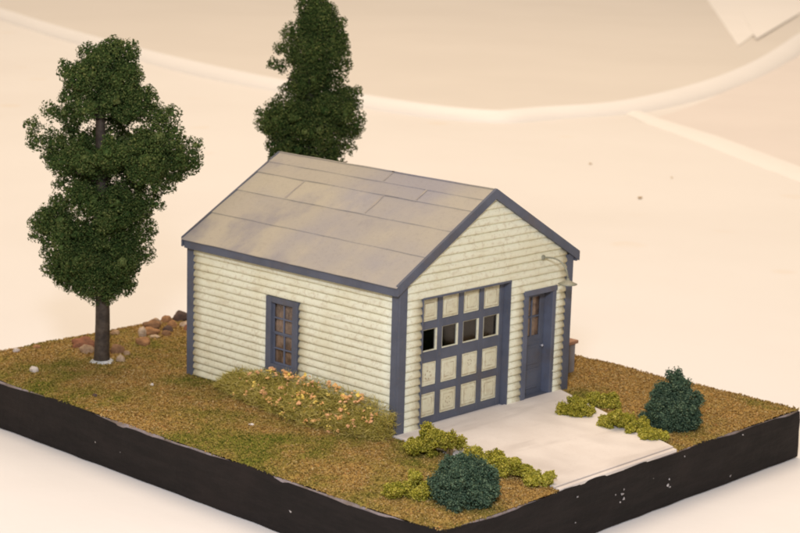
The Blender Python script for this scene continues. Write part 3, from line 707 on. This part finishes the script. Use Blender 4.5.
def tree(loc, prof, trunk_r, crown0, ztop, label, seed, holes=(), total=200000, nclump=205):
    global rng; rng = np.random.default_rng(seed)
    o = thing('tree', (loc[0], loc[1], 0), label, 'tree', 'trees on the diorama lawn')
    pts = [(loc[0]+0.03*math.sin(z), loc[1]+0.03*math.cos(z*1.3), z) for z in np.linspace(-0.1, ztop-1.2, 22)]
    m = MB(); m.tube(pts, [trunk_r*(1.10 if k == 0 else 1.0-0.024*k) for k in range(22)], 14)
    for k in range(9):
        an = k*2.4+seed; z = crown0+0.3+k*(ztop-crown0-2.5)/9; L = random.uniform(1.0, 2.0)
        m.tube([(loc[0], loc[1], z), (loc[0]+math.cos(an)*L*0.5, loc[1]+math.sin(an)*L*0.5, z+0.35), (loc[0]+math.cos(an)*L, loc[1]+math.sin(an)*L, z+0.6)], [0.12, 0.08, 0.03], 6)
    m.build('trunk', 'bark', o, True)
    # small plug of glue where the trunk enters the lawn
    V = []; F = []; n = 20; zg = gz(loc[0], loc[1])
    for k in range(n):
        a = k*2*math.pi/n; q = trunk_r*(1.65+0.35*nz(math.cos(a), math.sin(a), seed, 2)); V += [(loc[0]+math.cos(a)*q, loc[1]+math.sin(a)*q, zg+0.0), (loc[0]+math.cos(a)*q*0.85, loc[1]+math.sin(a)*q*0.85, zg+0.07+0.02*nz(k, 0, 0, 0.9)), (loc[0]+math.cos(a)*trunk_r*0.9, loc[1]+math.sin(a)*trunk_r*0.9, zg+0.10)]
    for k in range(n):
        for i in range(2): F.append((k*3+i, ((k+1) % n)*3+i, ((k+1) % n)*3+i+1, k*3+i+1))
    link_mesh('glue_collar', V, F, 'glue', o, True)
    zz = np.array([p[0] for p in prof]); LL = np.array([p[1] for p in prof]); RR = np.array([p[2] for p in prof])
    o_ = np.argsort(zz); zz, LL, RR = zz[o_], LL[o_], RR[o_]
    def inhole(lat, dep, z, grow=0.0):
        r_ = np.zeros(np.shape(lat), bool)
        for (hl, hz_, ha, hb, front) in holes:
            k = ((lat-hl)/(ha+grow))**2+((z-hz_)/(hb+grow))**2 < 1
            if front: k = k & (dep < 0.32)
            r_ = r_ | k
        return r_
    clumps = []; tries = 0
    def put(lat, dep, z, r):
        if not inhole(np.array(lat), np.array(dep), np.array(z), r*0.35): clumps.append((np.array((loc[0]+RT[0]*lat+DP[0]*dep, loc[1]+RT[1]*lat+DP[1]*dep, z)), r))
    for z, l, r in zip(zz, LL, RR):
        q = rng.uniform(0.32, 0.46); d_ = rng.uniform(-0.4, 0.4); put(l+q-0.06, d_, z, q); put(l+q*2.3, d_*0.5, z-0.1, q*1.15); q = rng.uniform(0.32, 0.46); d_ = rng.uniform(-0.4, 0.4); put(r-q+0.06, d_, z, q); put(r-q*2.3, d_*0.5, z-0.1, q*1.15)
    nclump += len(zz)*2
    while len(clumps) < nclump and tries < 5000:
        tries += 1; z = rng.uniform(zz[0], zz[-1]); l, r = np.interp(z, zz, LL), np.interp(z, zz, RR); a = (r-l)/2; c = (l+r)/2
        if rng.random() > (a/np.max((RR-LL)/2))**1.2: continue
        q = min(rng.uniform(0.42, 0.92), a*0.72); th = rng.uniform(0, 2*math.pi); rho = math.sqrt(rng.uniform(0.12, 1.0))
        put(c+(a-q)*rho*math.cos(th), (a*0.92-q)*rho*math.sin(th), z, q)
    hole = lambda P: inhole((P[:, 0]-loc[0])*RT[0]+(P[:, 1]-loc[1])*RT[1], (P[:, 0]-loc[0])*DP[0]+(P[:, 1]-loc[1])*DP[1], P[:, 2])
    V, F = foam_mesh(clumps, 20, total, (0.022, 0.054), seed, hole, 0.0, 0.34)
    link_mesh('crown', V, F, 'foliage_tree', o)
K1 = 24.0
def prof_px(rows, v_of0, k, axis): return [((v_of0-v)/k, (l-axis)/k, (r-axis)/k) for v, l, r in rows]
T1 = [(41, 104, 126), (48, 78, 138), (65, 58, 143), (88, 62, 155), (106, 42, 180), (121, 26, 184), (136, 28, 203), (150, 40, 203), (158, 46, 198), (166, 66, 184), (181, 52, 175), (196, 49, 165), (212, 34, 153), (222, 25, 158), (234, 28, 152), (252, 39, 154), (264, 43, 140), (275, 52, 137), (284, 74, 134)]
tree((-1.58, 15.71), prof_px(T1, 362, 24.0, 101), 0.33, 3.0, 13.4, 'nearer tree with bare dark trunk standing left of the garage', 3,
     holes=[(-0.05, 9.75, 0.46, 0.55, True), (-1.85, 10.0, 0.20, 0.18, False), (-0.85, 9.95, 0.20, 0.16, False), (1.2, 9.85, 0.28, 0.26, False), (2.05, 7.75, 0.16, 0.22, False)])
T2 = [(0, 295, 326), (10, 294, 336), (22, 296, 346), (34, 281, 345), (48, 273, 350), (64, 267, 352), (76, 280, 348), (89, 279, 362), (102, 274, 363), (114, 256, 367), (122, 256, 365), (130, 265, 363), (143, 267, 358), (156, 270, 345), (180, 265, 352), (205, 272, 350), (230, 280, 340), (245, 290, 330)]
tree((12.5, 17.9), prof_px(T2, 308, 20.9, 311), 0.30, 3.0, 14.8, 'farther narrow tree rising behind the garage roof', 5, holes=[(-1.25, 11.0, 0.22, 0.16, False)])

def bush(name, spots, mat, label, cat, group, seed, total, size=(0.022, 0.052), nsub=7):
    global rng; rng = np.random.default_rng(seed)
    cl = [(np.array((x, y, gz(x, y)+z)), r) for x, y, z, r in spots]
    V, F = foam_mesh(cl, nsub, total, size, seed, None, 0.01, 0.85)
    x, y = np.mean([s[0] for s in spots]), np.mean([s[1] for s in spots])
    o = thing(name, (x, y, 0), label, cat, group)
    link_mesh('foliage', V, F, mat, o)
    m = MB()
    for s in spots[:3]: m.tube([(s[0], s[1], -0.03), (s[0]+0.03, s[1], s[2]*0.6), (s[0], s[1]+0.03, s[2])], [0.07, 0.05, 0.03], 6)
    m.build('stem', 'twig', o, True)
GL = 'low yellow green bushes edging the driveway'
def clump_spots(cx, cy, wl, h, n, seed, rmin=0.26, rmax=0.42, depth=0.6):
    """foam lumps spread over wl cm sideways as seen from the front corner, h cm high"""
    r_ = random.Random(seed); out = []; bump_ = [r_.uniform(0.70, 1.15) for _ in range(7)]
    for k in range(int(n*1.9)):
        lat = r_.uniform(-0.5, 0.5)*wl; dep = r_.uniform(-0.5, 0.5)*depth*1.2; R = r_.uniform(rmin, rmax)*0.80
        top = h*(1-0.35*(2*lat/wl)**2)*bump_[int((lat/wl+0.5)*6.99)]; z = r_.uniform(R*0.5, max(R*0.6, top-R))
        out.append((cx+RT[0]*lat+DP[0]*dep, cy+RT[1]*lat+DP[1]*dep, z, R))
    return out
def dome(cx, cy, rad, h, n, seed):
    r_ = random.Random(seed); out = []
    for k in range(n):
        u = (k+0.5)/n; th = math.acos(1-u*0.97); ph = k*2.39996+r_.uniform(-0.25, 0.25); R = r_.uniform(0.24, 0.40); f_ = r_.uniform(0.86, 1.12)
        out.append((cx+(rad-R)*f_*math.sin(th)*math.cos(ph), cy+(rad-R)*f_*math.sin(th)*math.sin(ph), 0.14+(h-R-0.14)*f_*math.cos(th), R))
    return out+[(cx, cy, h*0.42, min(rad, h)*0.62)]+[(cx+rad*0.62*math.cos(a), cy+rad*0.62*math.sin(a), 0.26, 0.36) for a in np.arange(0, 6.28, 0.7)]
bush('low_bush', clump_spots(-0.55, -2.55, 1.75, 1.20, 13, 1), 'foliage_bush_light', 'yellow green bush at the garage corner, left of the driveway', 'bush', GL, 21, 15000)
bush('low_bush', clump_spots(-0.50, -4.75, 1.15, 0.95, 8, 2), 'foliage_bush_light', 'yellow green bush just behind the dark bush, left of the driveway', 'bush', GL, 22, 9000)
bush('low_bush', clump_spots(-0.62, -6.15, 1.25, 0.85, 8, 3, 0.22, 0.36), 'foliage_bush_light', 'yellow green bush right of the dark bush on the driveway edge', 'bush', GL, 23, 9000)
bush('low_bush', clump_spots(-0.60, -7.35, 0.75, 0.70, 5, 4, 0.2, 0.3, 0.35), 'foliage_bush_light', 'small yellow green bush at the front left corner of the driveway', 'bush', GL, 24, 6000)
bush('low_bush', clump_spots(-4.55, -5.25, 1.75, 0.75, 10, 5, 0.24, 0.38), 'foliage_bush_light', 'yellow green bush left of the dark bush at the front corner', 'bush', GL, 25, 12000)
bush('dark_bush', dome(-3.6, -6.55, 1.34, 1.55, 36, 6), 'foliage_bush_dark', 'dark blue green bush at the front left corner of the base', 'bush', 'dark rounded bushes', 26, 36000, (0.020, 0.050))
bush('low_bush', clump_spots(7.35, -2.75, 1.30, 0.80, 8, 7), 'foliage_bush_light', 'yellow green bush on the right driveway edge, nearest the entry door', 'bush', GL, 27, 9000)
bush('low_bush', clump_spots(9.20, -2.55, 0.95, 0.70, 5, 8, 0.24, 0.36), 'foliage_bush_light', 'yellow green bush set back on the lawn right of the entry door', 'bush', GL, 28, 6000)
bush('low_bush', clump_spots(7.15, -4.80, 1.10, 0.80, 7, 9), 'foliage_bush_light', 'yellow green bush in the middle of the right driveway edge', 'bush', GL, 29, 8000)
bush('low_bush', clump_spots(7.30, -5.75, 0.75, 0.62, 5, 10, 0.22, 0.32), 'foliage_bush_light', 'small yellow green bush in front of the dark bush, right of the driveway', 'bush', GL, 30, 6000)
bush('low_bush', clump_spots(7.05, -6.85, 1.15, 0.50, 6, 11, 0.2, 0.3, 0.4), 'foliage_bush_light', 'low spreading yellow green bush nearest the front end of the right driveway edge', 'bush', GL, 31, 7000)
bush('dark_bush', dome(8.95, -6.15, 1.18, 1.75, 28, 12)+[(8.95, -6.15, 1.85, 0.42), (9.15, -6.3, 1.65, 0.4), (8.6, -5.8, 1.5, 0.38), (9.5, -6.8, 1.05, 0.36)] , 'foliage_bush_dark', 'dark green bush on the lawn right of the driveway', 'bush', 'dark rounded bushes', 32, 36000, (0.020, 0.050))

# ------------------------------------------------------------------ flowering hedge along the side wall
rng = np.random.default_rng(77)
hd = thing('flowering_hedge', (-0.75, 4.4, 0), 'wispy olive hedge with orange and yellow blossoms along the garage side wall', 'hedge')
def hedge_h(y): return np.interp(y, [-0.2, 0.6, 2.0, 4.0, 6.0, 7.4, 8.6, 9.6], [1.0, 1.35, 1.5, 1.6, 1.5, 1.25, 1.0, 0.3])
def hedge_w(y): return np.interp(y, [-0.2, 1.0, 3.0, 5.0, 7.0, 9.6], [0.75, 1.35, 1.65, 1.55, 1.2, 0.6])
n = 20000
Y = rng.uniform(-0.15, 9.4, n); X = -0.13-rng.random(n)*hedge_w(Y); rel = (-X-0.13)/hedge_w(Y)
H = hedge_h(Y)*np.sqrt(np.clip(1-rel**2*0.85, 0.05, 1)); Zb = H*rng.uniform(0.05, 0.92, n)
A = np.stack([X, Y, Zb], 1); dirn = np.stack([-0.4+rng.normal(size=n)*0.7, rng.normal(size=n)*0.8, 0.25+rng.normal(size=n)*0.55], 1); dirn /= np.linalg.norm(dirn, axis=1)[:, None]
Ln = rng.uniform(0.12, 0.40, n); B = A+dirn*Ln[:, None]; B[:, 2] = np.maximum(B[:, 2], 0.03); B[:, 0] = np.minimum(B[:, 0], -0.11); A[:, 0] = np.minimum(A[:, 0], -0.11)
sd = np.cross(dirn, rng.normal(size=(n, 3))); sd /= np.linalg.norm(sd, axis=1)[:, None]; wv = rng.uniform(0.005, 0.011, n)[:, None]
M2 = (A+B)/2+rng.normal(size=(n, 3))*0.03; M2[:, 0] = np.minimum(M2[:, 0], -0.11)
V = np.stack([A-sd*wv, A+sd*wv, M2+sd*wv*0.8, M2-sd*wv*0.8, B], 1).reshape(-1, 3); i0 = np.arange(n)*5
F = np.concatenate([np.stack([i0, i0+1, i0+2], 1), np.stack([i0, i0+2, i0+3], 1), np.stack([i0+3, i0+2, i0+4], 1)])
tag(link_mesh('fibre', V, F, 'hedge_fibre', hd), None, None, None, 'stuff')
cl = []
for k in range(75):
    y = rng.uniform(0.0, 8.9); wd = hedge_w(y); r_ = rng.uniform(0.20, 0.38); x = -0.14-r_-rng.random()*max(0.05, wd-2*r_); rl = (-x-0.13)/wd
    z = rng.uniform(0.05, max(0.1, hedge_h(y)*math.sqrt(max(0.1, 1-rl**2))-r_)); cl.append((np.array((x, y, z)), r_))
V, F = foam_mesh(cl, 7, 52000, (0.018, 0.050), 5, lambda P: P[:, 0] > -0.12, 0.01); V[:, 0] = np.minimum(V[:, 0], -0.112)
tag(link_mesh('leaves', V, F, 'hedge_leaf', hd), None, None, None, 'stuff')
bm = bmesh.new(); bmesh.ops.create_icosphere(bm, subdivisions=1, radius=1); iv = np.array([v.co[:] for v in bm.verts]); fi = [[v.index for v in f.verts] for f in bm.faces]; bm.free()
for k in range(120):
    y = rng.uniform(0.3, 8.3) if k % 3 else rng.uniform(1.0, 5.2); wd = hedge_w(y); th = rng.uniform(0.12, 1.35)
    x = -0.16-wd*0.98*math.cos(th); z = max(0.12, hedge_h(y)*1.02*math.sin(th)); r_ = rng.uniform(0.035, 0.115)
    V = []; 
    for p in range(4):
        V.append(iv*r_*rng.uniform(0.35, 0.85)*np.array((1, 1, 0.7))*(1+rng.normal(size=(len(iv), 1))*0.3)+np.array((x, y, z))+rng.normal(size=3)*r_*0.55)
    Fk = [[i+q*len(iv) for i in f] for q in range(4) for f in fi]; V = np.concatenate(V); V[:, 0] = np.minimum(V[:, 0], -0.112)
    link_mesh('blossom', V, Fk, ['petal_orange', 'petal_pink', 'petal_yellow', 'petal_orange', 'petal_pink'][int(rng.integers(5))], hd)

# ------------------------------------------------------------------ stones
def stone(x, y, w_, h_, mat, label, seed, name='stone', lift=0.0, flat=1.0):
    r_ = random.Random(seed); bm = bmesh.new(); bmesh.ops.create_icosphere(bm, subdivisions=3, radius=1)
    dpt = w_*r_.uniform(0.6, 0.85)
    an = -YAW+r_.uniform(-0.35, 0.35); ca, sa = math.cos(an), math.sin(an); V = []
    for v in bm.verts:
        p = v.co; k = 1+0.36*nz(p.x+seed*3.1, p.y, p.z, 1.0)+0.20*nz(p.x, p.y+seed, p.z, 2.2)+0.08*nz(p.x, p.y+seed, p.z, 5)
        q = Vector((p.x*w_/2*k, p.y*dpt/2*k, max(p.z, -0.6)*h_*0.62*k*flat)); V.append((x+q.x*ca-q.y*sa, y+q.x*sa+q.y*ca, gz(x, y)+h_*0.30*flat+q.z+lift))
    F = [[v.index for v in f.verts] for f in bm.faces]; bm.free()
    tag(link_mesh(name, V, F, mat, None, True), label, 'stone' if name == 'stone' else 'pebble', 'stones lying on the lawn')
ST = [(-0.64, 18.2, 1.0, 0.50, 'rock_red', 'large red brown stone behind the left of the nearer tree trunk'),
 (-1.09, 17.35, 0.62, 0.40, 'rock_tan', 'tan stone in front of the red brown stone by the tree'),
 (-0.12, 16.5, 0.62, 0.43, 'rock_brown', 'brown stone touching the right side of the nearer tree trunk'),
 (-0.05, 15.95, 0.28, 0.22, 'rock_tan', 'little tan stone right of the brown stone by the trunk'),
 (-0.95, 15.25, 0.34, 0.30, 'rock_pale', 'pale stone at the right foot of the nearer tree'),
 (1.78, 19.13, 0.45, 0.20, 'rock_tan', 'flat tan stone on the lawn edge between the tree and the stone pile'),
 (1.62, 16.95, 0.66, 0.42, 'rock_orange', 'rounded orange brown stone lowest in the stone pile'),
 (2.42, 18.0, 0.36, 0.48, 'rock_pale', 'upright pale stone at the left end of the stone pile'),
 (3.02, 18.18, 0.85, 0.36, 'rock_orange', 'long flat orange stone in the left half of the stone pile'),
 (3.75, 19.0, 0.80, 0.40, 'rock_brown', 'broad brown stone at the back of the stone pile'),
 (3.98, 18.1, 0.50, 0.28, 'rock_dark', 'low dark brown stone in the middle of the stone pile'),
 (4.62, 18.6, 0.48, 0.32, 'rock_orange', 'orange tan stone right of the low dark stone'),
 (5.1, 19.55, 0.50, 0.36, 'rock_orange', 'orange stone on the lawn edge left of the dark boulder'),
 (5.80, 19.4, 0.78, 0.48, 'rock_dark', 'dark grey brown boulder at the right end of the stone pile'),
 (5.2, 18.3, 0.56, 0.26, 'rock_pale', 'flat pale stone in front of the dark boulder'),
 (4.75, 17.6, 0.38, 0.32, 'rock_red', 'reddish stone of the pile nearest the garage corner'),
 (4.3, 19.35, 0.5, 0.36, 'rock_tan', 'tan stone on the lawn edge between the broad brown stone and the orange one'),
 (3.4, 17.55, 0.42, 0.26, 'rock_brown', 'small brown stone in front of the low dark stone in the pile'),
 (2.81, 17.6, 0.45, 0.12, 'rock_pale', 'thin pale flake of stone in front of the long orange stone')]
for k, s in enumerate(ST): stone(*s, k+1)
for k, s in enumerate([(-3.33, 19.4, 0.30, 0.20, 'rock_white', 'white pebble near the back left corner of the lawn'),
 (-2.31, 19.33, 0.36, 0.17, 'rock_orange', 'flat orange pebble between the white pebble and the tree'),
 (-4.73, 16.16, 0.40, 0.26, 'rock_white', 'white pebble by the left edge of the lawn, in front of the tree'),
 (-2.41, 11.35, 0.14, 0.12, 'rock_white', 'tiny white pebble alone on the grass left of the garage'),
 (-5.13, 11.54, 0.22, 0.13, 'rock_dark', 'tiny dark pebble by the black edge below the tree'),
 (-3.1, 4.6, 0.20, 0.08, 'rock_white', 'tiny white flake on the grass below the hedge')]): stone(*s, k+40, 'pebble')
